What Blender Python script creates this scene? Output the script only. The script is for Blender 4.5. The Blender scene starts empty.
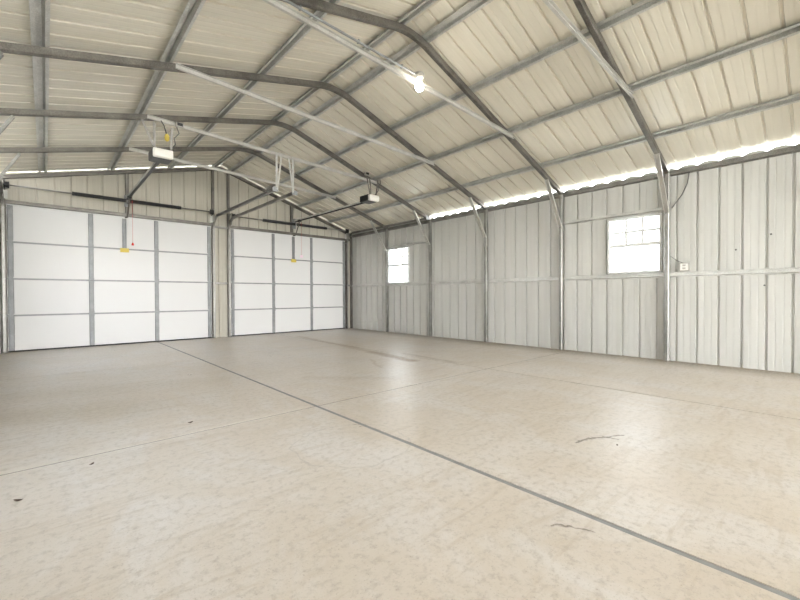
import bpy, bmesh, math, random
from mathutils import Vector, Matrix
random.seed(7)
sc = bpy.context.scene
C = sc.collection
# ------------------------------------------------------------------ measures (metres)
XL, XR, XP = -0.565, 6.478, 2.957          # left posts, right posts, ridge
YN, YF = -7.8, 9.24                        # near end, unseen, left open and set back for daylight; far gable sheet
FR0, FS = 1.537, 1.5206                     # frame spacing
SL, SR = 0.2556, 0.325                      # roof slopes
ZR, ZS = 3.795, 3.878                       # rafter axis / sheet height at the ridge
def zraf(x): return ZR - (SL*(XP-x) if x < XP else SR*(x-XP))
def zsheet(x): return ZS - (SL*(XP-x) if x < XP else .318*(x-XP))
WR, WL = XR+0.045, XL-0.045                 # sheet planes of side walls

# ------------------------------------------------------------------ material helpers
class NT:
    def __init__(s, name):
        s.m = bpy.data.materials.new(name); s.m.use_nodes = True
        s.t = s.m.node_tree; s.n = s.t.nodes; s.n.clear()
        s.out = s.n.new('ShaderNodeOutputMaterial')
        s.b = s.n.new('ShaderNodeBsdfPrincipled')
        s.t.links.new(s.b.outputs[0], s.out.inputs[0])
    def set(s, sock, v):
        if hasattr(v, 'is_output') or isinstance(v, bpy.types.NodeSocket): s.t.links.new(v, sock)
        else: sock.default_value = v
    def obj(s): return s.n.new('ShaderNodeTexCoord').outputs['Object']
    def mapping(s, v, scale=(1,1,1), rot=(0,0,0), loc=(0,0,0)):
        n = s.n.new('ShaderNodeMapping'); s.set(n.inputs[0], v)
        n.inputs['Scale'].default_value = scale; n.inputs['Rotation'].default_value = rot; n.inputs['Location'].default_value = loc
        return n.outputs[0]
    def noise(s, v, scale, detail=4, rough=.55, dist=0):
        n = s.n.new('ShaderNodeTexNoise'); s.set(n.inputs['Vector'], v)
        n.inputs['Scale'].default_value = scale; n.inputs['Detail'].default_value = detail
        n.inputs['Roughness'].default_value = rough; n.inputs['Distortion'].default_value = dist
        return n.outputs['Fac']
    def voro(s, v, scale, out='Color'):
        n = s.n.new('ShaderNodeTexVoronoi'); s.set(n.inputs['Vector'], v); n.inputs['Scale'].default_value = scale
        return n.outputs[out]
    def ramp(s, f, *stops):
        n = s.n.new('ShaderNodeValToRGB'); s.set(n.inputs[0], f); cr = n.color_ramp
        while len(cr.elements) < len(stops): cr.elements.new(.5)
        for e, (p, c) in zip(cr.elements, stops):
            e.position = p; e.color = (c, c, c, 1) if isinstance(c, (int, float)) else (*c, 1)
        return n.outputs[0]
    def math(s, op, a, b=0.0, c=0.0, clamp=False):
        n = s.n.new('ShaderNodeMath'); n.operation = op; n.use_clamp = clamp
        s.set(n.inputs[0], a); s.set(n.inputs[1], b); s.set(n.inputs[2], c)
        return n.outputs[0]
    def mix(s, f, a, b, mode='MIX'):
        n = s.n.new('ShaderNodeMix'); n.data_type = 'RGBA'; n.blend_type = mode
        s.set(n.inputs[0], f)
        s.set(n.inputs[6], (*a, 1) if isinstance(a, tuple) else a); s.set(n.inputs[7], (*b, 1) if isinstance(b, tuple) else b)
        return n.outputs[2]
    def bump(s, h, strength=.3, dist=.01):
        n = s.n.new('ShaderNodeBump'); s.set(n.inputs['Height'], h)
        n.inputs['Strength'].default_value = strength; n.inputs['Distance'].default_value = dist
        s.t.links.new(n.outputs[0], s.b.inputs['Normal'])
    def fin(s, col=None, rough=None, metal=None, spec=None):
        if col is not None: s.set(s.b.inputs['Base Color'], (*col, 1) if isinstance(col, tuple) else col)
        if rough is not None: s.set(s.b.inputs['Roughness'], rough)
        if metal is not None: s.set(s.b.inputs['Metallic'], metal)
        if spec is not None: s.b.inputs['Specular IOR Level'].default_value = spec
        return s.m
def plain(name, col, rough=.5, metal=0, spec=.5, var=.06, scale=6):
    t = NT(name); f = t.noise(t.obj(), scale, 4)
    c = t.mix(f, tuple(max(0, k*(1-var)) for k in col), tuple(min(1, k*(1+var)) for k in col))
    return t.fin(c, rough, metal, spec)
def sheet_mat(name, c1, c2, streak_axis='Z', rough=.42, metal=.0, spec=.5):
    # painted steel sheet, faint streaks along the ribs
    t = NT(name); o = t.obj()
    sv = {'Z': (14, 14, .5), 'X': (.5, 14, .5)}[streak_axis]
    f = t.noise(t.mapping(o, sv), 1.0, 5, .6)
    g = t.noise(o, .9, 3)
    c = t.mix(t.ramp(f, (.3, 0), (.7, 1)), c1, c2)
    c = t.mix(t.math('MULTIPLY', t.ramp(g, (.35, 0), (.7, 1)), .35), c, tuple(k*.88 for k in c1))
    t.bump(t.noise(t.mapping(o, tuple(k*.35 for k in sv)), 1.0, 3), .12, .02)
    return t.fin(c, rough, metal, spec)
def galv(name, a, b, rough=.38, metal=.75):
    t = NT(name); o = t.obj()
    v = t.voro(o, 90, 'Distance'); n = t.noise(o, 5, 5, .6)
    f = t.math('ADD', t.math('MULTIPLY', v, .25), t.math('MULTIPLY', n, .7))
    c = t.mix(t.ramp(f, (.35, 0), (.75, 1)), a, b)
    t.set(t.b.inputs['Roughness'], t.math('ADD', t.math('MULTIPLY', n, .2), rough-.1))
    return t.fin(c, None, metal)
M = {}
M['roof'] = sheet_mat('roof sheet cream', (.70, .66, .565), (.76, .72, .625), 'X', .27, 0, .6)
M['wallR'] = sheet_mat('wall sheet pale grey', (.53, .53, .505), (.59, .59, .565), 'Z', .6, 0, .25)
M['gable'] = sheet_mat('wall sheet beige', (.45, .425, .365), (.52, .49, .425), 'Z', .5, 0, .35)
M['galv'] = galv('galvanised tube', (.20, .195, .18), (.40, .39, .37))
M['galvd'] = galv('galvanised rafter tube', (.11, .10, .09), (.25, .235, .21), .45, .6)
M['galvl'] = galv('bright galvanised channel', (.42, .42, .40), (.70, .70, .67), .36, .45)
M['tie'] = galv('pale galvanised channel', (.46, .45, .42), (.66, .65, .62), .42, .4)
M['galvs'] = galv('galvanised door hardware', (.20, .205, .21), (.33, .34, .345), .5, .25)
M['door'] = plain('white painted door steel', (.655, .65, .65), .5, 0, .3, .02, 1.5)
M['black'] = plain('black painted steel', (.012, .012, .013), .4)
M['rubber'] = plain('black rubber', (.02, .02, .02), .8)
M['filler'] = plain('dark joint dirt', (.06, .055, .05), .8, 0, .3, .25, 20)
M['filler2'] = plain('grey joint filler', (.25, .25, .245), .7, 0, .3, .35, 14)
M['white'] = plain('white plastic', (.80, .79, .77), .35, 0, .5, .02)
M['motor'] = plain('white opener housing', (.82, .80, .76), .35, 0, .5, .02)
M['yellow'] = plain('yellow tag', (.58, .44, .08), .6)
M['red'] = plain('red cord', (.5, .03, .02), .7)
M['pink'] = plain('pale pink tag', (.80, .60, .72), .6)
M['vinyl'] = plain('white vinyl window frame', (.70, .71, .71), .45, 0, .4, .01)
M['brown'] = plain('dry leaf', (.06, .035, .02), .8)
M['cord'] = plain('grey cable', (.10, .10, .10), .6)
M['box'] = plain('light box metal', (.45, .43, .40), .4, .5)
t = NT('window glass'); t.n.remove(t.b)
tr = t.n.new('ShaderNodeBsdfTransparent'); gl = t.n.new('ShaderNodeBsdfGlossy'); gl.inputs['Roughness'].default_value = .03
fr = t.n.new('ShaderNodeLayerWeight'); fr.inputs[0].default_value = .12; mx = t.n.new('ShaderNodeMixShader')
t.set(mx.inputs[0], t.math('ADD', t.math('MULTIPLY', t.math('POWER', fr.outputs[1], 3.0), .5), .03)); t.t.links.new(tr.outputs[0], mx.inputs[1]); t.t.links.new(gl.outputs[0], mx.inputs[2]); t.t.links.new(mx.outputs[0], t.out.inputs[0])
tr.inputs[0].default_value = (.72, .73, .73, 1)
M['glass'] = t.m
t = NT('lit bulb'); t.fin((.9, .9, .85), .5); t.b.inputs['Emission Color'].default_value = (1, .93, .82, 1); t.b.inputs['Emission Strength'].default_value = 10
M['bulb'] = t.m
# concrete --------------------------------------------------------------
def concrete():
    t = NT('worn concrete slab'); o = t.obj()
    big = t.noise(o, .55, 4, .6, .4)
    mid = t.noise(t.mapping(o, (1.6, .8, 1), (0, 0, .5)), 1.3, 7, .68, .7)
    trow = t.noise(t.mapping(o, (1, 6, 1), (0, 0, -.35)), 1.8, 5, .65, 1.1)
    fine = t.noise(o, 26, 6, .72)
    speck = t.noise(o, 120, 3, .6)
    c = t.mix(t.ramp(big, (.36, 0), (.64, 1)), (.525, .455, .375), (.59, .535, .475))
    c = t.mix(t.math('MULTIPLY', t.ramp(mid, (.46, 0), (.60, 1)), .7), c, (.61, .575, .54))
    c = t.mix(t.math('MULTIPLY', t.ramp(trow, (.52, 0), (.68, 1)), .42), c, (.42, .34, .25))
    c = t.mix(t.math('MULTIPLY', t.ramp(fine, (.50, 0), (.66, 1)), .6), c, (.37, .32, .265))
    c = t.mix(t.math('MULTIPLY', t.ramp(speck, (.60, 0), (.68, 1)), .5), c, (.30, .25, .19))
    sx = t.n.new('ShaderNodeSeparateXYZ'); t.set(sx.inputs[0], o); X, Y = sx.outputs[0], sx.outputs[1]
    wob = t.math('MULTIPLY', t.math('SUBTRACT', t.noise(o, 4, 4, .6), .5), .16)
    wob2 = t.math('MULTIPLY', t.math('SUBTRACT', t.noise(t.mapping(o, loc=(5, 3, 1)), 4, 4, .6), .5), .16)
    Xw, Yw = t.math('ADD', X, wob), t.math('ADD', Y, wob2)
    def seg(a, b, w, soft):          # 1 on a wandering line from a to b
        dx, dy = b[0]-a[0], b[1]-a[1]; L2 = dx*dx+dy*dy
        px, py = t.math('SUBTRACT', Xw, a[0]), t.math('SUBTRACT', Yw, a[1])
        h = t.math('DIVIDE', t.math('ADD', t.math('MULTIPLY', px, dx), t.math('MULTIPLY', py, dy)), L2, clamp=True)
        ex = t.math('SUBTRACT', px, t.math('MULTIPLY', h, dx)); ey = t.math('SUBTRACT', py, t.math('MULTIPLY', h, dy))
        d = t.math('SQRT', t.math('ADD', t.math('MULTIPLY', ex, ex), t.math('MULTIPLY', ey, ey)))
        return t.math('SUBTRACT', 1.0, t.math('DIVIDE', t.math('SUBTRACT', d, w), soft, clamp=True), clamp=True)
    def ring(cx, cy, r, w):
        px, py = t.math('SUBTRACT', Xw, cx), t.math('SUBTRACT', Yw, cy)
        d = t.math('SQRT', t.math('ADD', t.math('MULTIPLY', px, px), t.math('MULTIPLY', py, py)))
        return t.math('SUBTRACT', 1.0, t.math('DIVIDE', t.math('ABSOLUTE', t.math('SUBTRACT', d, r)), w, clamp=True), clamp=True)
    for a, b, w, s_, k, col in [
        ((2.46, 1.07), (2.83, .92), .002, .010, 1.0, (.10, .075, .05)),
        ((2.70, .99), (2.72, .90), .002, .010, .9, (.12, .09, .06)),
        ((1.50, .745), (1.60, .60), .001, .006, .85, (.12, .09, .07)),
        ((3.98, 5.06), (3.86, 4.02), .05, .09, 1.0, (.27, .18, .10)),
        ((4.25, 4.6), (4.20, 3.5), .01, .06, .6, (.26, .19, .13)),
        ((4.3, 8.2), (4.0, 5.1), .02, .09, .7, (.32, .22, .14)),
        ((3.5, 4.5), (3.2, 3.9), .005, .04, .5, (.32, .23, .15)),
        ((2.2, 4.0), (2.9, 3.3), .01, .12, .30, (.36, .27, .18)),
        ((-.3, 4.3), (.5, 3.9), .05, .35, .35, (.36, .30, .20)),
        ((-.45, 5.2), (1.4, 4.6), .04, .30, .22, (.38, .32, .22)),
        ((2.2, .75), (2.75, .5), .06, .22, .28, (.42, .33, .22)),
        ((6.46, -2), (6.46, 9), .06, .50, .95, (.20, .155, .10)),  # contact shadow along the right wall base, painted into the concrete colour
        ((3.9, 9.0), (4.1, 5.0), .03, .3, .25, (.34, .26, .17))]:
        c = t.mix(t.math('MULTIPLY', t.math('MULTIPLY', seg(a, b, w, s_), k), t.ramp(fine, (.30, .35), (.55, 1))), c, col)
    c = t.mix(t.math('MULTIPLY', ring(1.42, 2.02, .36, .010), .35), c, (.30, .27, .24))
    # pale ghost of the saw cut filled with dust on the left bay
    c = t.mix(t.math('MULTIPLY', seg((-.55, 2.90), (1.6, 2.92), .012, .05), .5), c, (.62, .57, .50))
    t.bump(t.math('ADD', t.math('MULTIPLY', fine, .7), t.math('MULTIPLY', mid, .9)), .35, .008)
    r = t.math('ADD', t.math('ADD', t.math('MULTIPLY', mid, .45), .08), t.math('MULTIPLY', fine, .12))
    return t.fin(c, r, 0, .42)
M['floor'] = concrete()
t = NT('dry ground'); o = t.obj()
M['ground'] = t.fin(t.mix(t.noise(o, .8, 6), (.42, .38, .30), (.50, .46, .36)), .9)

# ------------------------------------------------------------------ geometry helpers
def frame_axes(d, up):
    d = Vector(d).normalized(); up = Vector(up); s = d.cross(up).normalized(); return d, s, s.cross(d).normalized()
class MB:
    def __init__(s): s.bm = bmesh.new()
    def extrude(s, prof, p0, p1, up=(0, 0, 1), caps=True):
        # prof: closed list of (side, up) offsets, swept from p0 to p1
        p0, p1 = Vector(p0), Vector(p1); d, sd, u = frame_axes(p1-p0, up)
        a = [s.bm.verts.new(p0+sd*x+u*y) for x, y in prof]; b = [s.bm.verts.new(p1+sd*x+u*y) for x, y in prof]
        n = len(prof)
        for i in range(n): s.bm.faces.new((a[i], a[(i+1) % n], b[(i+1) % n], b[i]))
        if caps: s.bm.faces.new(list(reversed(a))); s.bm.faces.new(b)
        return s
    def sweep(s, prof, pts, side=(0, 1, 0)):
        # prof (side, normal) along a polyline that stays perpendicular to `side`
        side = Vector(side); pts = [Vector(p) for p in pts]; rings = []
        for i, p in enumerate(pts):
            d = Vector((0, 0, 0))
            if i: d += (p-pts[i-1]).normalized()
            if i < len(pts)-1: d += (pts[i+1]-p).normalized()
            d.normalize(); nrm = side.cross(d).normalized()
            k = 1.0
            if 0 < i < len(pts)-1:
                k = 1/max(.3, d.dot((p-pts[i-1]).normalized()))
            rings.append([s.bm.verts.new(p+side*x+nrm*y*k) for x, y in prof])
        n = len(prof)
        for a, b in zip(rings, rings[1:]):
            for i in range(n): s.bm.faces.new((a[i], a[(i+1) % n], b[(i+1) % n], b[i]))
        s.bm.faces.new(list(reversed(rings[0]))); s.bm.faces.new(rings[-1])
        return s
    def box(s, c, sz, rotz=0, bev=0):
        r = bmesh.ops.create_cube(s.bm, size=1)
        vs = r['verts']
        m = Matrix.Translation(c) @ Matrix.Rotation(rotz, 4, 'Z') @ Matrix.Diagonal((*sz, 1))
        bmesh.ops.transform(s.bm, matrix=m, verts=vs)
        if bev:
            es = list({e for v in vs for e in v.link_edges})
            bmesh.ops.bevel(s.bm, geom=es, offset=bev, segments=2, affect='EDGES', profile=.6)
        return s
    def bx(s, x0, x1, y0, y1, z0, z1, bev=0): return s.box(((x0+x1)/2, (y0+y1)/2, (z0+z1)/2), (x1-x0, y1-y0, z1-z0), 0, bev)
    def tube(s, p0, p1, w, h=None, up=(0, 0, 1), ch=.12):
        h = h or w; c = ch*min(w, h); a, b = w/2, h/2
        prof = [(-a+c, -b), (a-c, -b), (a, -b+c), (a, b-c), (a-c, b), (-a+c, b), (-a, b-c), (-a, -b+c)]
        return s.extrude(prof, p0, p1, up)
    def rod(s, pts, r, n=10):
        pts = [Vector(p) for p in pts]; rings = []; ref = None
        for i, p in enumerate(pts):
            d = Vector((0, 0, 0))
            if i: d += (p-pts[i-1]).normalized()
            if i < len(pts)-1: d += (pts[i+1]-p).normalized()
            d.normalize()
            if ref is None: ref = Vector((0, 0, 1)) if abs(d.z) < .9 else Vector((1, 0, 0))
            a = (ref-d*ref.dot(d)).normalized(); ref = a; b = d.cross(a)
            rings.append([s.bm.verts.new(p+(a*math.cos(2*math.pi*k/n)+b*math.sin(2*math.pi*k/n))*r) for k in range(n)])
        for a, b in zip(rings, rings[1:]):
            for k in range(n): s.bm.faces.new((a[k], a[(k+1) % n], b[(k+1) % n], b[k]))
        s.bm.faces.new(list(reversed(rings[0]))); s.bm.faces.new(rings[-1])
        return s
    def lathe(s, c, axis, prof, n=24):
        # prof: (radius, along axis) pairs, closed ends
        d, a, b = frame_axes(axis, (0, 0, 1) if abs(Vector(axis).normalized().z) < .9 else (1, 0, 0)); c = Vector(c)
        rings = [[s.bm.verts.new(c+d*h+(a*math.cos(2*math.pi*k/n)+b*math.sin(2*math.pi*k/n))*max(r, 1e-4)) for k in range(n)] for r, h in prof]
        for p, q in zip(rings, rings[1:]):
            for k in range(n): s.bm.faces.new((p[k], p[(k+1) % n], q[(k+1) % n], q[k]))
        s.bm.faces.new(list(reversed(rings[0]))); s.bm.faces.new(rings[-1])
        return s
    def build(s, name, mat, parent=None, smooth=False):
        bmesh.ops.recalc_face_normals(s.bm, faces=s.bm.faces[:])
        me = bpy.data.meshes.new(name)
        off = Vector((0, 0, 0))
        p = parent
        while p: off += p.location; p = p.parent
        if off.length: bmesh.ops.translate(s.bm, verts=s.bm.verts[:], vec=-off)
        s.bm.to_mesh(me); s.bm.free(); me.materials.append(M[mat] if isinstance(mat, str) else mat)
        if smooth:
            for f in me.polygons: f.use_smooth = True
        o = bpy.data.objects.new(name, me); C.objects.link(o)
        if parent: o.parent = parent
        return o
def empty(name, loc):
    o = bpy.data.objects.new(name, None); o.location = loc; o.empty_display_size = .1; C.objects.link(o); return o
def tag(o, label, cat, group=None, kind=None):
    o['label'] = label; o['category'] = cat
    if group: o['group'] = group
    if kind: o['kind'] = kind
    return o
def struct(o, label=None):
    o['kind'] = 'structure'
    if label: o['label'] = label
    return o
def copy_tree(o, parent=None):
    c = o.copy(); C.objects.link(c); c.parent = parent
    for ch in list(o.children): copy_tree(ch, c)
    return c

# ------------------------------------------------------------------ ribbed sheets
RIB = .2290
def rib_profile(a, b, phase, cuts=(), flip=1):
    """(position, outward depth) points of a purlin-bearing-rib profile between a and b"""
    pts = {}
    k0 = math.floor((a-phase)/RIB)-1; k1 = math.ceil((b-phase)/RIB)+1
    base = []
    for k in range(k0, k1+1):
        c = phase+k*RIB
        base += [(c-.016, 0), (c-.010, .022), (c+.010, .022), (c+.016, 0)]
        for m in (-.0382, .0382):
            q = c+RIB/2+m
            base += [(q-.010, 0), (q-.004, .0016), (q+.004, .0016), (q+.010, 0)]
    base.sort()
    def depth(x):
        for (x0, d0), (x1, d1) in zip(base, base[1:]):
            if x0 <= x <= x1: return d0+(d1-d0)*(x-x0)/max(1e-9, x1-x0)
        return 0
    xs = [p for p in base if a < p[0] < b] + [(a, depth(a)), (b, depth(b))] + [(c, depth(c)) for c in cuts if a < c < b]
    xs.sort(); out = []
    for p in xs:
        if not out or p[0]-out[-1][0] > 1e-4: out.append(p)
    return out
def ribbed(name, mat, pts, place, zspans, th=.0012):
    """place(pos, depth, z) -> Vector; zspans(mid) -> list of (z0fn, z1fn)"""
    bm = bmesh.new()
    for (x0, d0), (x1, d1) in zip(pts, pts[1:]):
        for z0, z1 in zspans((x0+x1)/2):
            vs = [bm.verts.new(place(x0, d0, z0(x0))), bm.verts.new(place(x1, d1, z0(x1))), bm.verts.new(place(x1, d1, z1(x1))), bm.verts.new(place(x0, d0, z1(x0)))]
            bm.faces.new(vs)
    bmesh.ops.remove_doubles(bm, verts=bm.verts[:], dist=1e-5)
    me = bpy.data.meshes.new(name); bm.to_mesh(me); bm.free(); me.materials.append(M[mat])
    o = bpy.data.objects.new(name, me); C.objects.link(o)
    md = o.modifiers.new('sheet', 'SOLIDIFY'); md.thickness = th; md.offset = 0
    return struct(o)
K = lambda v: (lambda x: v)
# windows in the right wall: (y0, y1, z0, z1)
WIN = [(1.605, 2.325, 1.255, 2.095), (6.83, 7.585, 1.235, 2.12)]
LIGHT_CUTS = [(6.83, 7.585, 1.235, 2.12), (2.0, 2.75, 1.255, 2.095)]      # two unseen openings added in the left wall to let in daylight
cuts = [c for w in WIN for c in w[:2]]
def topR(x):
    q = abs(((x-.055+RIB/2) % RIB)-RIB/2)
    return (2.708-(.024 if q < .024 else 0)) if x < 6.1 else 2.742
def spansR(m):
    for y0, y1, z0, z1 in WIN:
        if y0 < m < y1: return [(K(.0), K(z0)), (K(z1), topR)]
    return [(K(.0), topR)]
ribbed('wall_right', 'wallR', rib_profile(YN, YF, .055, cuts), lambda p, d, z: Vector((WR+d, p, z)), spansR)
def spansL(m):
    for y0, y1, z0, z1 in LIGHT_CUTS:
        if y0 < m < y1: return [(K(.0), K(z0)), (K(z1), K(2.90))] if z0 > .05 else [(K(z1), K(2.90))]
    return [(K(0), K(2.90))]
ribbed('wall_left', 'wallR', rib_profile(YN, YF, .1, [c for w_ in LIGHT_CUTS for c in w_[:2]]), lambda p, d, z: Vector((WL-d, p, z)), spansL)
DOORS = [(-.46, 2.72), (3.146, 6.27)]; DH = 2.465
def spansF(m):
    top = lambda x: (zsheet(x)-.007) if x < XP else (zsheet(x)-.004)
    for a, b in DOORS:
        if a < m < b: return [(K(DH), top)]
    return [(K(0), top)]
ribbed('wall_far', 'gable', rib_profile(WL, WR, -.095, [c for d in DOORS for c in d]+[XP]), lambda p, d, z: Vector((p, YF+d, z)), spansF)
# roof sheet: both slopes in one object, ribs run down the slope
def roof():
    bm = bmesh.new(); pts = rib_profile(YN-.05, YF+.12, .055)
    xs = [WL-.03, XP, WR+.022]
    prev = None
    for y, d in pts:
        ring = [bm.verts.new((x, y, zsheet(x)+d)) for x in xs]
        if prev:
            for i in range(2): bm.faces.new((prev[i], prev[i+1], ring[i+1], ring[i]))
        prev = ring
    me = bpy.data.meshes.new('ceiling'); bm.to_mesh(me); bm.free(); me.materials.append(M['roof'])
    o = bpy.data.objects.new('ceiling', me); C.objects.link(o)
    md = o.modifiers.new('sheet', 'SOLIDIFY'); md.thickness = .0012; md.offset = 0
    return struct(o)
roof()

# ------------------------------------------------------------------ floor with real saw cuts
JX = [1.685, 4.135]; JY = [-.40, 2.90, 6.20]
def slab():
    m = MB(); g = .008
    xs = [WL-.03]+JX+[WR+.03]; ys = [YN]+JY+[YF+.12]
    gx = {1.685: .0165, 4.135: .0085}
    for i in range(3):
        for j in range(4):
            x0 = xs[i]+(gx.get(xs[i], 0)); x1 = xs[i+1]-(gx.get(xs[i+1], 0))
            y0 = ys[j]+(.006 if j else 0); y1 = ys[j+1]-(.006 if j < 3 else 0)
            m.bx(x0, x1, y0, y1, -.12, 0)
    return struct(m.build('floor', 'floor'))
slab()
n = 1
for x, w in ((JX[0], .0162), (JX[1], .0082)):
    m = MB(); m.bx(x-w, x+w, YN, YF+.12, -.10, -.003); struct(m.build('trim_%d' % n, 'filler2' if n == 1 else 'filler')); n += 1
for y in JY:
    m = MB()
    xs = [WL-.03, JX[0]-.0165, JX[0]+.0165, JX[1]-.0085, JX[1]+.0085, WR+.03]
    for a, b in ((0, 1), (2, 3), (4, 5)): m.bx(xs[a], xs[b], y-.0057, y+.0057, -.10, -.002)
    struct(m.build('trim_%d' % n, 'filler')); n += 1
m = MB(); m.bx(-60, 60, -60, 70, -.3, -.13); struct(m.build('ground', 'ground'))

# ------------------------------------------------------------------ steel frames
def steel_frame():
    y = FR0
    f = empty('steel_frame', (XP, y, 0))
    w = .058
    for x in (XL+.0, XR-.0):
        z1 = zraf(x)-.02
        m = MB(); m.tube((x, y, .0), (x, y, z1), w, w, (0, 1, 0)); m.build('post', 'galv', f)
    def arc(n=9, r=.30):
        pts = []
        for i in range(n):
            x = XP-r+2*r*i/(n-1)
            # smooth crown between the two slopes
            t_ = i/(n-1); zl = ZR-SL*r; zr = ZR-SR*r
            z = (1-t_)**2*zl+2*t_*(1-t_)*(ZR+.012)+t_*t_*zr
            pts.append((x, y, z))
        return pts
    pr = [(-.029, -.033), (-.021, -.033), (.021, -.033), (.029, -.025), (.029, .025), (.021, .033), (-.021, .033), (-.029, .025)]
    m = MB(); m.sweep(pr, [(XL-.02, y, zraf(XL-.02))]+arc()+[(XR+.02, y, zraf(XR+.02))]); m.build('rafter', 'galvd', f)
    # collar tie: light channel bolted to the near face of the rafter
    yt = y-.042
    a, b = Vector((1.02, yt, 3.305)), Vector((4.93, yt, 3.172))
    ch = [(-.016, -.026), (.010, -.026), (.010, -.022), (-.012, -.022), (-.012, .022), (.010, .022), (.010, .026), (-.016, .026)]
    m = MB(); m.extrude(ch, a, b); m.build('collar_tie', 'tie', f)
    ch2 = [(-.030, -.012), (.030, -.012), (.030, .016), (.026, .016), (.026, -.008), (-.026, -.008), (-.026, .016), (-.030, .016)]
    for s, x0 in ((-1, XR-.034), (1, XL+.034)):
        x1 = 5.955 if s < 0 else -.245
        m = MB(); m.extrude(ch2, (x0, y-.005, 2.07 if s < 0 else 2.40), (x1, y-.005, zraf(x1)-.045), (s, 0, 0)); m.build('knee_brace', 'tie' if s < 0 else 'galv', f)
    return f
f0 = steel_frame()
frames = [(0, 'nearest galvanised tube frame, its post right of the bigger near window'),
          (1, 'galvanised tube frame with the lit bulb on its collar tie'),
          (2, 'galvanised tube frame between the bulb frame and the one carrying the door openers'),
          (3, 'galvanised tube frame that the garage door openers and track ends hang from'),
          (4, 'last braced galvanised frame before the garage doors, beside the far small window'),
          (-1, 'galvanised tube frame overhead beside the camera, outside the picture'),
          (-2, 'galvanised tube frame behind the camera, outside the picture')]
for k, lab in frames:
    o = f0 if k == 0 else copy_tree(f0)
    o.location = (XP, FR0+k*FS, 0); tag(o, lab, 'steel frame', 'braced tube frames of the building')
# gable frame at the far wall: tube rafter, corner posts, jamb posts, gable studs, header
g = empty('gable_frame', (XP, 9.19, 0)); YG = 9.19
tag(g, 'galvanised tube frame standing against the far gable around both garage doors', 'steel frame')
m = MB()
pr = [(-.026, -.03), (.026, -.03), (.026, .03), (-.026, .03)]
m.sweep(pr, [(XL, YG, zraf(XL)), (XP-.3, YG, zraf(XP-.3)), (XP, YG, ZR-.01), (XP+.3, YG, zraf(XP+.3)), (XR, YG, zraf(XR))]); m.build('rafter', 'galvd', g)
for x in (XL+.0, XR-.0): m = MB(); m.tube((x, YG, 0), (x, YG, zraf(x)-.035), .056, .056, (0, 1, 0)); m.build('post', 'galvd', g)
for x in (-.500, 2.765, 3.095, 6.315): m = MB(); m.tube((x, YG, 0), (x, YG, zraf(x)-.035), .056, .050, (0, 1, 0)); m.build('post', 'galvd', g)
for x in (1.195, 4.645): m = MB(); m.tube((x, YG, 2.545), (x, YG, zraf(x)-.035), .060, .050, (0, 1, 0)); m.build('gable_stud', 'galvd', g)
for a, b in ((XL+.03, 2.735), (3.125, XR-.03)): m = MB(); m.tube((a, YG, 2.51), (b, YG, 2.51), .05, .062, (0, 0, 1)); m.build('door_header', 'galvd', g)
for z in (1.22, 2.47): m = MB(); m.tube((2.795, YG, z), (3.067, YG, z), .04, .045); m.build('cross_rail', 'galv', g)
m = MB(); m.tube((6.30, YG+.005, 1.22), (XR-.03, YG+.005, 1.22), .035, .045); m.build('cross_rail', 'galv', g)

# ------------------------------------------------------------------ purlins (hat channels)
def hat_profile(dep, crown, fl, t=.003, web=.008):
    c, d = crown/2, dep
    # crown at 0, flanges at +d, open side up
    return [(-c-web-fl, d), (-c-web-fl, d-t), (-c-web, d-t), (-c, 0), (c, 0), (c+web, d-t), (c+web+fl, d-t), (c+web+fl, d),
            (c+web-t, d), (c-t, t), (-c+t, t), (-c-web+t, d)]
def hat_down(dep, crown, fl, t=.0025, web=.010):
    return [(x, dep-y) for x, y in reversed(hat_profile(dep, crown, fl, t, web))]
def purlin(x, left):
    sl = SL if left else -.318
    up = Vector((-sl, 0, 1)).normalized()
    b = Vector((x, 0, zsheet(x)))-up*.047
    m = MB(); m.extrude(hat_down(.044, .046, .026), (b.x, YN, b.z), (b.x, YF-.015, b.z), up)
    return m.build('roof_purlin', 'galvl')
P1 = [(-.02, 'silver hat-channel roof purlin closest to the left wall, over the left garage door', 1),
      (.92, 'silver roof purlin second from the left wall, above the white opener motor', 1),
      (1.92, 'silver roof purlin third from the left wall, midway up the left slope', 1),
      (2.79, 'silver roof purlin just left of the ridge', 1),
      (3.16, 'wide-looking silver roof purlin just right of the ridge', 0),
      (3.99, 'silver roof purlin second down from the ridge on the right slope', 0),
      (4.86, 'silver roof purlin third down from the ridge on the right slope', 0),
      (5.76, 'lowest silver roof purlin on the right slope, above the windows', 0)]
for x, lab, left in P1: tag(purlin(x, left), lab, 'roof purlin', 'roof purlins running the length of the building')

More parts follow.
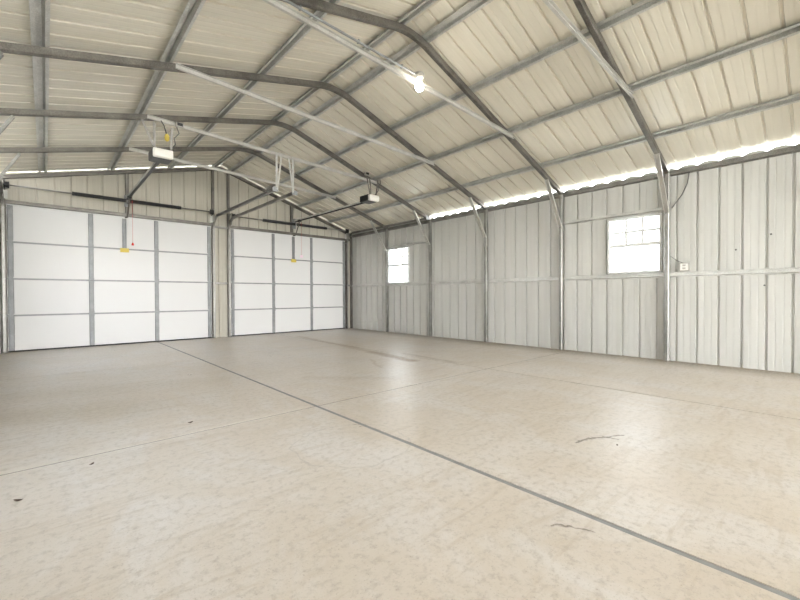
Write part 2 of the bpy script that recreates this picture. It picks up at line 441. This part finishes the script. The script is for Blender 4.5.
# ------------------------------------------------------------------ wall girts (hat channels between the posts)
def girt(x0, y0, y1, z, face, dep=.040, crown=.036, fl=.014, name='wall_girt', mat='galvl'):
    # face=+1 right wall (sheet at larger x); crown toward the room
    m = MB(); sx = WR-.002 if face > 0 else WL+.002
    m.extrude([(p, q-dep) for p, q in hat_profile(dep, crown, fl)], (sx, y0, z), (sx, y1, z), (face, 0, 0))
    return m.build(name, mat)
GY = [YN+.03, FR0-6*FS, FR0-5*FS, FR0-4*FS, FR0-3*FS, FR0-2*FS, FR0-FS]+[FR0+i*FS for i in range(5)]+[YG]
bay = ['behind the camera', 'level with the camera', 'at the right edge, under the outlet', 'under the bigger near window', 'on the bare bay beside the near window bay',
       'on the middle bay of the right wall', 'under the small far window', 'in the far corner bay by the right garage door']
bay = ['in the unseen end bay, left open for daylight', 'in the fifth bay behind the camera', 'in the fourth bay behind the camera', 'in the third bay behind the camera', 'in the second bay behind the camera', 'in the bay beside the camera', 'running right from the window post past the outlet', 'under the bigger near window',
       'in the first windowless bay beyond the near window', 'in the second windowless bay, nearer the small window', 'under the small far window', 'in the corner bay beside the right garage door']
for i in range(len(GY)-1):
    a, b = GY[i]+.031, GY[i+1]-.031
    if i == 0: a = YN
    tag(girt(0, a, b, 1.208, 1), 'galvanised mid-height girt on the right wall '+bay[i], 'wall girt', 'mid-height girts of the right wall')
    o = girt(0, a, b, 2.628, 1, name='eave_girt', mat='galv', crown=.048, fl=.010); tag(o, 'galvanised girt along the right wall top '+bay[i].replace('running right from the window post past the outlet', 'above the outlet').replace('under the', 'above the'), 'eave girt', 'eave girts of the right wall')
    if i >= 7:
        tag(girt(0, a, b, 1.208, -1, mat='galv'), 'mid-height girt on the left wall, bay %s' % ['nearest', 'second', 'third', 'fourth', 'beside the left garage door'][i-7] if i < 11 else 'mid-height girt on the left wall beside the left garage door', 'wall girt', 'mid-height girts of the left wall')
        tag(girt(0, a, b, 2.80, -1, mat='galv', name='eave_girt'), 'girt along the left wall top, bay %s' % ['nearest', 'second', 'third', 'fourth', ''][i-7] if i < 11 else 'girt along the left wall top in the corner by the left garage door', 'eave girt', 'eave girts of the left wall')
tag(girt(0, FR0+.031, FR0+FS-.031, 2.147, 1, crown=.030, fl=.010), 'galvanised header girt just above the bigger near window', 'wall girt')
tag(girt(0, FR0+3*FS+.031, FR0+4*FS-.031, 2.17, 1, crown=.030, fl=.010), 'galvanised header girt just above the small far window', 'wall girt')

# ------------------------------------------------------------------ windows
for n, (y0, y1, z0, z1) in enumerate(WIN, 1):
    w = empty('window_%d' % n, (WR, (y0+y1)/2, z0)); struct(w, 'white vinyl window with a six-pane grid upper sash' if n == 1 else 'small white vinyl window near the far corner')
    fx0, fx1 = WR-.035, WR+.035; fw = .030
    m = MB()
    m.bx(fx0, fx1, y0, y0+fw, z0, z1, .003); m.bx(fx0, fx1, y1-fw, y1, z0, z1, .003)
    m.bx(fx0, fx1, y0+fw, y1-fw, z0, z0+fw, .003); m.bx(fx0, fx1, y0+fw, y1-fw, z1-fw, z1, .003)
    m.build('window_frame', 'vinyl', w)
    zm = 1.675 if n == 1 else 1.687
    m = MB(); m.bx(WR-.020, WR+.020, y0+fw, y1-fw, zm-.027, zm+.027, .003); m.build('meeting_rail', 'vinyl', w)
    m = MB(); iy0, iy1 = y0+fw, y1-fw
    for k in (1, 2):
        yy = iy0+(iy1-iy0)*k/3; m.bx(WR+.004, WR+.016, yy-.018, yy+.018, zm+.016, z1-fw)
    zz = (zm+.016+z1-fw)/2
    for k in range(3):
        ya = iy0+(iy1-iy0)*k/3+(.018 if k else 0); yb = iy0+(iy1-iy0)*(k+1)/3-(.018 if k < 2 else 0)
        m.bx(WR+.004, WR+.016, ya, yb, zz-.018, zz+.018)
    m.build('muntin_grid', 'vinyl', w)
    m = MB(); m.bx(WR+.018, WR+.021, iy0, iy1, zm+.016, z1-fw); m.build('upper_pane', 'glass', w)
    m = MB(); m.bx(WR-.012, WR-.009, iy0, iy1, z0+fw, zm-.016); m.build('lower_pane', 'glass', w)

# ------------------------------------------------------------------ garage doors
FACE = 9.205
def garage_door(n, x0, x1, strut_x):
    d = empty('door_%d' % n, ((x0+x1)/2, FACE, 0)); W = x1-x0
    struct(d, 'white sectional garage door on the left' if n == 1 else 'white sectional garage door on the right')
    sh = DH/4
    for k in range(4):
        z0, z1 = k*sh+(.025 if k == 0 else .0004), (k+1)*sh-.0004
        m = MB(); m.bx(x0-.008, x1+.008, FACE+.004, FACE+.032, z0, z1+(.02 if k == 3 else 0))
        m.build('door_section', 'door', d)
    m = MB(); m.bx(x0-.008, x1+.008, FACE+.002, FACE+.032, .0, .026); m.build('bottom_seal', 'rubber', d)
    for k in (1, 2, 3):
        z = k*sh; m = MB()
        m.bx(x0+.01, x1-.01, FACE-.003, FACE+.0038, z-.016, z+.013)
        m.build('joint_rail', 'galvs', d)
    st = [(x0+.003, x0+.073), (x0+(1.095 if n == 1 else 1.015)-.036, x0+(1.095 if n == 1 else 1.015)+.036), (x0+(2.14 if n == 1 else 2.065)-.036, x0+(2.14 if n == 1 else 2.065)+.036), (x1-.073, x1-.003)]
    for i, (a, b) in enumerate(st):
        s = None
        m = MB()
        for k in range(4):
            z0, z1 = k*sh+.028, (k+1)*sh-.006
            c = (a+b)/2; h = (b-a)/2
            m.extrude([(-h, 0), (-h, -.010), (-h+.010, -.018), (h-.010, -.018), (h, -.010), (h, 0)], (c, FACE+.003, z0), (c, FACE+.003, z1), (0, 1, 0))
        s = m.build('stile', 'galvs', d)
        if i in (1, 2):
            for k in (1, 2, 3):
                z = k*sh; m = MB()
                m.bx(c-.040, c+.040, FACE-.019, FACE-.0155, z-.05, z-.008, .001); m.bx(c-.040, c+.040, FACE-.019, FACE-.0155, z+.008, z+.05, .001)
                m.rod([(c-.036, FACE-.024, z), (c+.036, FACE-.024, z)], .010, 10)
                m.build('hinge', 'galvs', d)
        else:
            for k in (0, 1, 2, 3, 4):
                z = max(.10, min(DH-.06, k*sh)); m = MB(); s_ = 1 if i == 0 else -1
                cx = a+.035 if i == 0 else b-.035
                m.bx(cx-.030, cx+.030, FACE-.020, FACE-.0155, z-.045, z+.045, .001)
                m.bx(cx-.012, cx+.012, FACE-.050, FACE-.020, z-.014, z+.014, .003)
                m.build('roller_bracket', 'galvs', d)
                m = MB(); m.rod([(cx, FACE-.038, z), (cx-s_*.085, FACE-.038, z)], .0055, 8)
                m.lathe((cx-s_*.085, FACE-.038, z), (s_, 0, 0), [(.004, -.006), (.021, -.006), (.023, 0), (.021, .006), (.004, .006)], 16)
                m.build('roller', 'galvs', d)
    m = MB(); m.extrude([(-.034, 0), (-.034, -.02), (-.026, -.02), (-.018, -.012), (.018, -.012), (.026, -.02), (.034, -.02), (.034, 0)], (strut_x, FACE-.006, DH-.62), (strut_x, FACE-.006, DH-.03), (0, 1, 0))
    m.build('opener_strut', 'galvs', d)
    m = MB(); m.bx(strut_x-.070, strut_x+.070, FACE-.030, FACE-.027, DH-.680, DH-.600, .0005)
    lb = m.build('warning_label', 'yellow', d); lb['label'] = 'small yellow sticker'
    # black writing lines and side symbol of the sticker, too small to read
    return d
dl = garage_door(1, DOORS[0][0], DOORS[0][1], 1.145)
dr = garage_door(2, DOORS[1][0], DOORS[1][1], 4.690)

# tracks: vertical C channel, curve, horizontal run hung from the fourth frame
def track(x, inward, lab, zt=2.672):
    yv = FACE-.038; R_ = .30; yend = 6.02
    t_ = empty('garage_door_track', (x, yv, 0)); tag(t_, lab, 'door track', 'tracks of the garage doors')
    pts = [(x, yv, .03), (x, yv, zt-R_)]
    for i in range(1, 10):
        a = math.pi/2*i/10; pts.append((x, yv-R_+R_*math.cos(a), zt-R_+R_*math.sin(a)))
    pts += [(x, yv-R_, zt), (x, yend, zt-.02)]
    s = inward; w, h, t = .017, .026, .003
    pr = [(s*w, -h), (-s*w, -h), (-s*w, h), (s*w, h), (s*w, h-t), (-s*w+s*t, h-t), (-s*w+s*t, -h+t), (s*w, -h+t)]
    m = MB(); m.sweep(pr, pts, (1, 0, 0)); m.build('track_rail', 'galv', t_)
    # jamb brackets
    for z in (.15, 1.2, 2.2):
        m = MB(); m.bx(x-s*.017-s*.003-.002, x-s*.020+.002, yv-.02, 9.162, z-.03, z+.03); m.build('jamb_bracket', 'galvs', t_)
    # hangers up to the collar tie / rafter
    yh = FR0+3*FS-.075
    top = min(zraf(x)-.06, 3.25) if 1.1 < x < 4.8 else zraf(x)-.04
    ang = [(-.017, -.002), (.017, -.002), (.017, .002), (-.013, .002), (-.013, .030), (-.017, .030)]
    m = MB(); m.extrude(ang, (x-s*.024, yh, zt-.05), (x-s*.024, yh, top), (0, 1, 0)); m.build('hanger', 'galvl', t_)
    if 1.1 < x < 4.8:
        m = MB(); m.tube((x-s*.030, yh-.012, zt-.02), (x-s*.030-.16*(1 if x < 3 else 1)*-1 if False else x+.11 if x < 3 else x-.11, yh-.012, top), .028, .004, (0, 1, 0)); m.build('hanger_brace', 'galvl', t_)
    m = MB(); m.bx(x-.05, x+.05, yend-.004, yend, zt-.055, zt+.02, .001); m.build('end_stop', 'galvs', t_)
    return t_
track(-.505, 1, 'silver door track at the far left edge, left side of the left garage door')
track(2.765, -1, 'silver door track on the right side of the left garage door, curving to overhead')
track(3.100, 1, 'silver door track on the left side of the right garage door, curving to overhead')
track(6.315, -1, 'silver door track in the far right corner, curving along the right wall top')

# torsion shafts with black springs
def torsion(x0, x1, s0, s1, xb, z, lab):
    Y = 9.06
    t_ = empty('torsion_spring_shaft', ((x0+x1)/2, Y, z)); tag(t_, lab, 'torsion spring shaft', 'torsion spring shafts above the garage doors')
    m = MB(); m.rod([(x0, Y, z), (x1, Y, z)], .0125, 10); m.build('shaft', 'galv', t_, True)
    for a, b in ((s0, xb-.03), (xb+.03, s1)):
        # coil spring under black paint: closely wound helix outline
        m = MB(); prof = []; k = int((b-a)/.012)
        for i in range(k+1): prof.append((.035 if i % 2 else .031, a+(b-a)*i/k))
        m.lathe((0, Y, z), (1, 0, 0), [(.026, a)]+prof+[(.026, b)], 14); m.build('spring', 'black', t_)
    for x in (s0-.02, s1+.02):
        m = MB(); m.lathe((x, Y, z), (1, 0, 0), [(.013, -.03), (.034, -.03), (.036, -.01), (.030, .0), (.034, .02), (.013, .03)], 16); m.build('winding_cone', 'black', t_)
    m = MB(); m.box((xb, 9.105, z), (.010, .11, .07), 0, .002); m.bx(xb-.045, xb+.045, 9.155, 9.163, z-.10, z+.12, .001); m.build('centre_bracket', 'galvs', t_)
    for x, s in ((x0+.05, 1), (x1-.05, -1)):
        m = MB(); m.lathe((x, Y, z), (s, 0, 0), [(.013, -.035), (.058, -.03), (.060, -.02), (.050, -.015), (.050, .015), (.056, .02), (.056, .03), (.02, .035)], 20); m.build('cable_drum', 'black', t_, False)
        m = MB(); m.bx(x-s*.045-.0015, x-s*.045+.0015, Y-.05, 9.160, z-.20, z+.06, .001); m.bx(x-s*.045, x-s*.045+s*.05, 9.157, 9.160, z-.21, z-.07); m.build('bearing_plate', 'galvl', t_)
    return t_
torsion(-.50, 2.75, .42, 2.06, 1.19, 2.765, 'long black torsion spring on its shaft above the left garage door')
torsion(3.11, 6.30, 3.90, 5.55, 4.70, 2.735, 'long black torsion spring on its shaft above the right garage door')

# garage door openers
def opener(x, z, lab, cord, hang_style, xh):
    yh = FR0+3*FS; yb = 6.06
    o = empty('garage_door_opener', (x, yb, z)); tag(o, lab, 'garage door opener', 'garage door openers')
    m = MB(); m.bx(x-.122, x+.122, yb, yb+.26, z-.055, z+.068, .015); mc = m.build('motor_chassis', 'black', o)
    m = MB(); m.bx(x-.118, x+.118, yb-.07, yb+.004, z-.058, z+.058, .020); m.build('light_lens', 'motor', mc, True)
    # rail to the header
    pa, pb = Vector((x, yb+.24, z-.01)), Vector((xh, 9.10, z-.045+.03))
    m = MB(); m.extrude([(-.020, -.016), (-.020, .016), (-.005, .016), (-.005, .022), (.005, .022), (.005, .016), (.020, .016), (.020, -.016)], pa, pb); m.build('rail', 'galvl', o)
    m = MB(); m.extrude([(-.017, -.012), (.017, -.012), (.017, .009), (-.017, .009)], pa-Vector((0, 0, .027)), pb-Vector((0, 0, .027))); m.build('drive_chain', 'black', o)
    m = MB(); m.bx(xh-.03, xh+.03, 9.09, 9.157, pb.z-.03, pb.z+.05, .002); m.build('header_bracket', 'galvs', o)
    m = MB(); m.bx(xh-.03, xh+.03, 8.82, 8.93, z-.075, z-.025, .006); m.build('trolley', 'black', o)
    # bent arm from trolley to strut
    m = MB(); m.rod([(xh, 8.87, z-.06), (xh, 8.95, z-.19), (xh, 9.05, z-.33), (xh, 9.12, z-.385), (xh-.03, 9.165, z-.39)], .013, 8); m.build('door_arm', 'galvd', o, True)
    m = MB(); m.rod([(xh+.04, 8.86, z-.05), (xh+.045, 8.87, z-.4), (xh+.045, 8.87, z-.90)], .0022, 6); rope = m.build('release_rope', 'red', o)
    m = MB()
    if cord == 'pink': m.box((xh+.045, 8.87, z-.93), (.075, .006, .06), 0, .002)
    else: m.lathe((xh+.045, 8.87, z-.93), (0, 0, 1), [(.004, -.02), (.020, -.018), (.020, .005), (.006, .035)], 12)
    m.build('release_handle', cord, rope)
    # hangers
    top = 3.24
    for dx, tx in ((-.09, -.10), (-.09, -.24)) if hang_style == 0 else ((-.02, -.10), (-.04, -.17)):
        m = MB(); m.tube((x+dx, yb+.03, z+.08), (x+tx, yh-.075, top), .030, .004, (0, 1, 0)); m.build('hanger', 'galvd', o)
    m = MB(); m.tube((x+.11, yb+.03, z+.08), (x+.11, yh-.075, top-.02), .028, .004, (0, 1, 0)); m.build('hanger', 'galvd', o)
    # power cord up to its outlet
    m = MB(); m.rod([(x+.10, yb+.06, z+.085), (x+.16, yb+.02, z+.18), (x+.14, yb-.01, z+.25), (x+.20, yb-.01, z+.33), (x+.17, yb-.02, z+.41)], .007, 6); m.build('power_cord', 'cord', o, True)
    return o
op1 = opener(1.19, 2.845, 'white door opener motor hanging left of the ridge with a black rail', 'red', 0, 1.19)
op2 = opener(4.79, 2.845, 'garage door opener hanging under the right slope, its black side showing', 'pink', 1, 4.70)
# ceiling outlets on the tie beside each opener with a yellow tag by the left one
def ceiling_outlet(x, lab):
    y = FR0+3*FS-.105
    o = empty('ceiling_outlet', (x, y, 3.27)); tag(o, lab, 'electrical outlet', 'outlets beside the door openers')
    m = MB(); m.bx(x-.05, x+.05, y-.02, y+.02, 3.245, 3.305, .006); m.build('outlet_box', 'box', o)
    m = MB(); m.bx(x-.034, x+.034, y-.024, y-.0205, 3.255, 3.295, .001); m.build('cover_plate', 'black', o)
    return o
ceiling_outlet(1.385, 'small metal outlet box on the collar tie above the left opener')
ceiling_outlet(4.60, 'small metal outlet box on the collar tie above the right opener')
t_ = empty('hanging_tag', (1.23, 5.98, 3.2)); tag(t_, 'small yellow tag on a dark cord above the white opener motor', 'tag')
m = MB(); m.rod([(1.16, 5.975, 3.262), (1.195, 5.97, 3.20), (1.22, 5.97, 3.10)], .007, 6); m.build('cord', 'black', t_, True)
m = MB(); m.lathe((1.225, 5.97, 3.05), (0, 0, 1), [(.006, -.05), (.026, -.03), (.030, .0), (.022, .04), (.006, .052)], 12); m.build('tag_body', 'yellow', t_)

# ------------------------------------------------------------------ bulb light on the second frame's tie
yb = FR0+FS-.075; bx, bz = 2.985, 3.245
L = empty('ceiling_light', (bx, yb, bz)); tag(L, 'lit bare bulb in a round lampholder hanging from the collar tie', 'light')
m = MB(); m.lathe((bx, yb-.02, bz+.04), (0, 0, 1), [(.01, .024), (.046, .022), (.055, .010), (.055, -.02), (.044, -.036), (.026, -.044), (.022, -.050)], 24); m.build('lampholder', 'box', L, False)
m = MB(); m.lathe((bx, yb-.02, bz-.055), (0, 0, -1), [(.016, -.045), (.022, -.030), (.036, -.010), (.046, .015), (.045, .038), (.033, .062), (.012, .074)], 20); m.build('bulb', 'bulb', L, True)
cd = empty('conduit', (1.9, yb, 3.3)); tag(cd, 'thin white cable conduit running along the collar tie to the bulb', 'conduit')
m = MB(); m.rod([(1.25, yb-.005, 3.335), (2.0, yb-.005, 3.312), (2.90, yb-.012, 3.282), (2.94, yb-.02, 3.282)], .011, 8); m.build('tube', 'galvs', cd, True)
for x in (1.6, 2.2, 2.75): m = MB(); m.box((x, yb+.004, 3.355-(x-1.25)*.030-.01), (.016, .03, .034), 0, .003); m.build('clip', 'galvs', cd)

# outlet and cables on the right wall
o = empty('wall_outlet', (WR-.02, 1.335, 1.30)); tag(o, 'white outlet sitting just above the right wall girt beside the window post', 'electrical outlet')
m = MB(); m.bx(WR-.045, WR+.002, 1.275, 1.395, 1.255, 1.365, .006); m.build('outlet_box', 'box', o)
m = MB(); m.bx(WR-.051, WR-.0455, 1.292, 1.380, 1.262, 1.356, .002); cp = m.build('cover_plate', 'white', o)
m = MB()
for z in (1.29, 1.33): m.bx(WR-.053, WR-.0515, 1.318, 1.354, z-.012, z+.012, .0005)
m.build('socket', 'box', cp)
m = MB(); m.rod([(WR-.012, 1.355, 1.365), (WR-.012, 1.42, 1.40), (WR-.012, 1.50, 1.47)], .0035, 6); tag(m.build('cable', 'cord', None, True), 'thin cable from the white wall outlet up to the window post', 'cable')
m = MB(); m.rod([(WR-.012, 1.29, 2.60), (WR-.012, 1.31, 2.45), (WR-.012, 1.37, 2.31), (WR-.012, 1.49, 2.14)], .006, 6); tag(m.build('cable', 'cord', None, True), 'dark cable curving from the eave girt down to the nearest post', 'cable')
# screw-head marks of the wall sheet
for (y, z, lab) in ((.80, 1.50, 'small dark clip on the right wall sheet, lowest above the girt'), (.475, 1.66, 'small dark clip high on the right wall sheet near the frame edge'), (.53, 1.04, 'small dark clip on the right wall sheet below the girt')):
    m = MB(); m.lathe((WR-.0045, y, z), (1, 0, 0), [(.004, -.006), (.010, -.004), (.011, .003)], 10); tag(m.build('screw_head', 'cord'), lab, 'screw', 'screws in the right wall sheet')

# little leaves on the slab
def leaf(x, y, s, r, lab):
    m = MB(); n = 10; top = []; bot = []
    for i in range(n):
        a = 2*math.pi*i/n; rr = s*(1+.25*random.uniform(-1, 1))
        px = math.cos(a)*rr; py = math.sin(a)*rr*.5; z = .004+.25*s*abs(math.cos(a))**2*random.uniform(.6, 1)
        q = Matrix.Rotation(r, 2) @ Vector((px, py)); top.append(m.bm.verts.new((x+q.x, y+q.y, z+.0015))); bot.append(m.bm.verts.new((x+q.x, y+q.y, z)))
    ct = m.bm.verts.new((x, y, .0035)); cb = m.bm.verts.new((x, y, .0003))
    for i in range(n):
        j = (i+1) % n
        m.bm.faces.new((ct, top[i], top[j])); m.bm.faces.new((cb, bot[j], bot[i])); m.bm.faces.new((top[i], bot[i], bot[j], top[j]))
    tag(m.build('dry_leaf', 'brown'), lab, 'leaf', 'dry leaf bits on the concrete')
leaf(.776, 3.147, .021, .2, 'small dark leaf bit on the concrete, farthest, left of the long joint')
leaf(.18, 2.736, .015, .8, 'tiny dark leaf bit on the concrete left of the middle')
leaf(-.10, 2.476, .017, -.6, 'dry curled leaf bit on the concrete at the far left edge')
leaf(2.60, 1.002-.13, .008, .4, 'tiny dark speck of leaf on the concrete right of the long joint')

# ------------------------------------------------------------------ daylight
w = bpy.data.worlds.new('sky'); sc.world = w; w.use_nodes = True; nt = w.node_tree; nt.nodes.clear()
wo = nt.nodes.new('ShaderNodeOutputWorld'); bg = nt.nodes.new('ShaderNodeBackground')
tc = nt.nodes.new('ShaderNodeTexCoord'); sx = nt.nodes.new('ShaderNodeSeparateXYZ'); rp = nt.nodes.new('ShaderNodeValToRGB')
nt.links.new(tc.outputs['Generated'], sx.inputs[0]); nt.links.new(sx.outputs[2], rp.inputs[0]); nt.links.new(rp.outputs[0], bg.inputs[0]); nt.links.new(bg.outputs[0], wo.inputs[0])
rp.color_ramp.elements[0].position = .0; rp.color_ramp.elements[0].color = (1, .985, .95, 1)
rp.color_ramp.elements[1].position = .8; rp.color_ramp.elements[1].color = (.72, .84, 1, 1)
bg.inputs[1].default_value = 7.0
pl = bpy.data.lights.new('bulb_light', 'POINT'); pl.energy = 1.5; pl.shadow_soft_size = .05; pl.color = (1, .93, .82)
po = bpy.data.objects.new('bulb_light', pl); po.location = (bx, yb-.02, bz-.20); C.objects.link(po)

# ------------------------------------------------------------------ camera
cam = bpy.data.cameras.new('camera'); co = bpy.data.objects.new('camera', cam); C.objects.link(co)
F_ = 389.9; cam.sensor_width = 36; cam.lens = F_/800*36; cam.clip_start = .02
yaw, pit, rol = math.radians(42.288), math.radians(-.656), math.radians(-.193)
R = Vector((math.cos(yaw), -math.sin(yaw), 0)); Fw = Vector((math.sin(yaw)*math.cos(pit), math.cos(yaw)*math.cos(pit), math.sin(pit)))
U = R.cross(Fw)
Xa = R*math.cos(rol)+U*math.sin(rol); Ya = -R*math.sin(rol)+U*math.cos(rol)
mt = Matrix((Xa, Ya, -Fw)).transposed().to_4x4(); mt.translation = (0, 0, .93)
co.matrix_world = mt
sc.camera = co
sc.view_settings.view_transform = 'Standard'; sc.view_settings.look = 'None'; sc.view_settings.gamma = 1; sc.view_settings.use_curve_mapping = False
sc.view_settings.exposure = 1.9
sc.cycles.use_denoising = True
sc.cycles.max_bounces = 14; sc.cycles.diffuse_bounces = 8; sc.cycles.glossy_bounces = 4; sc.cycles.transparent_max_bounces = 12
sc.cycles.sample_clamp_indirect = 12
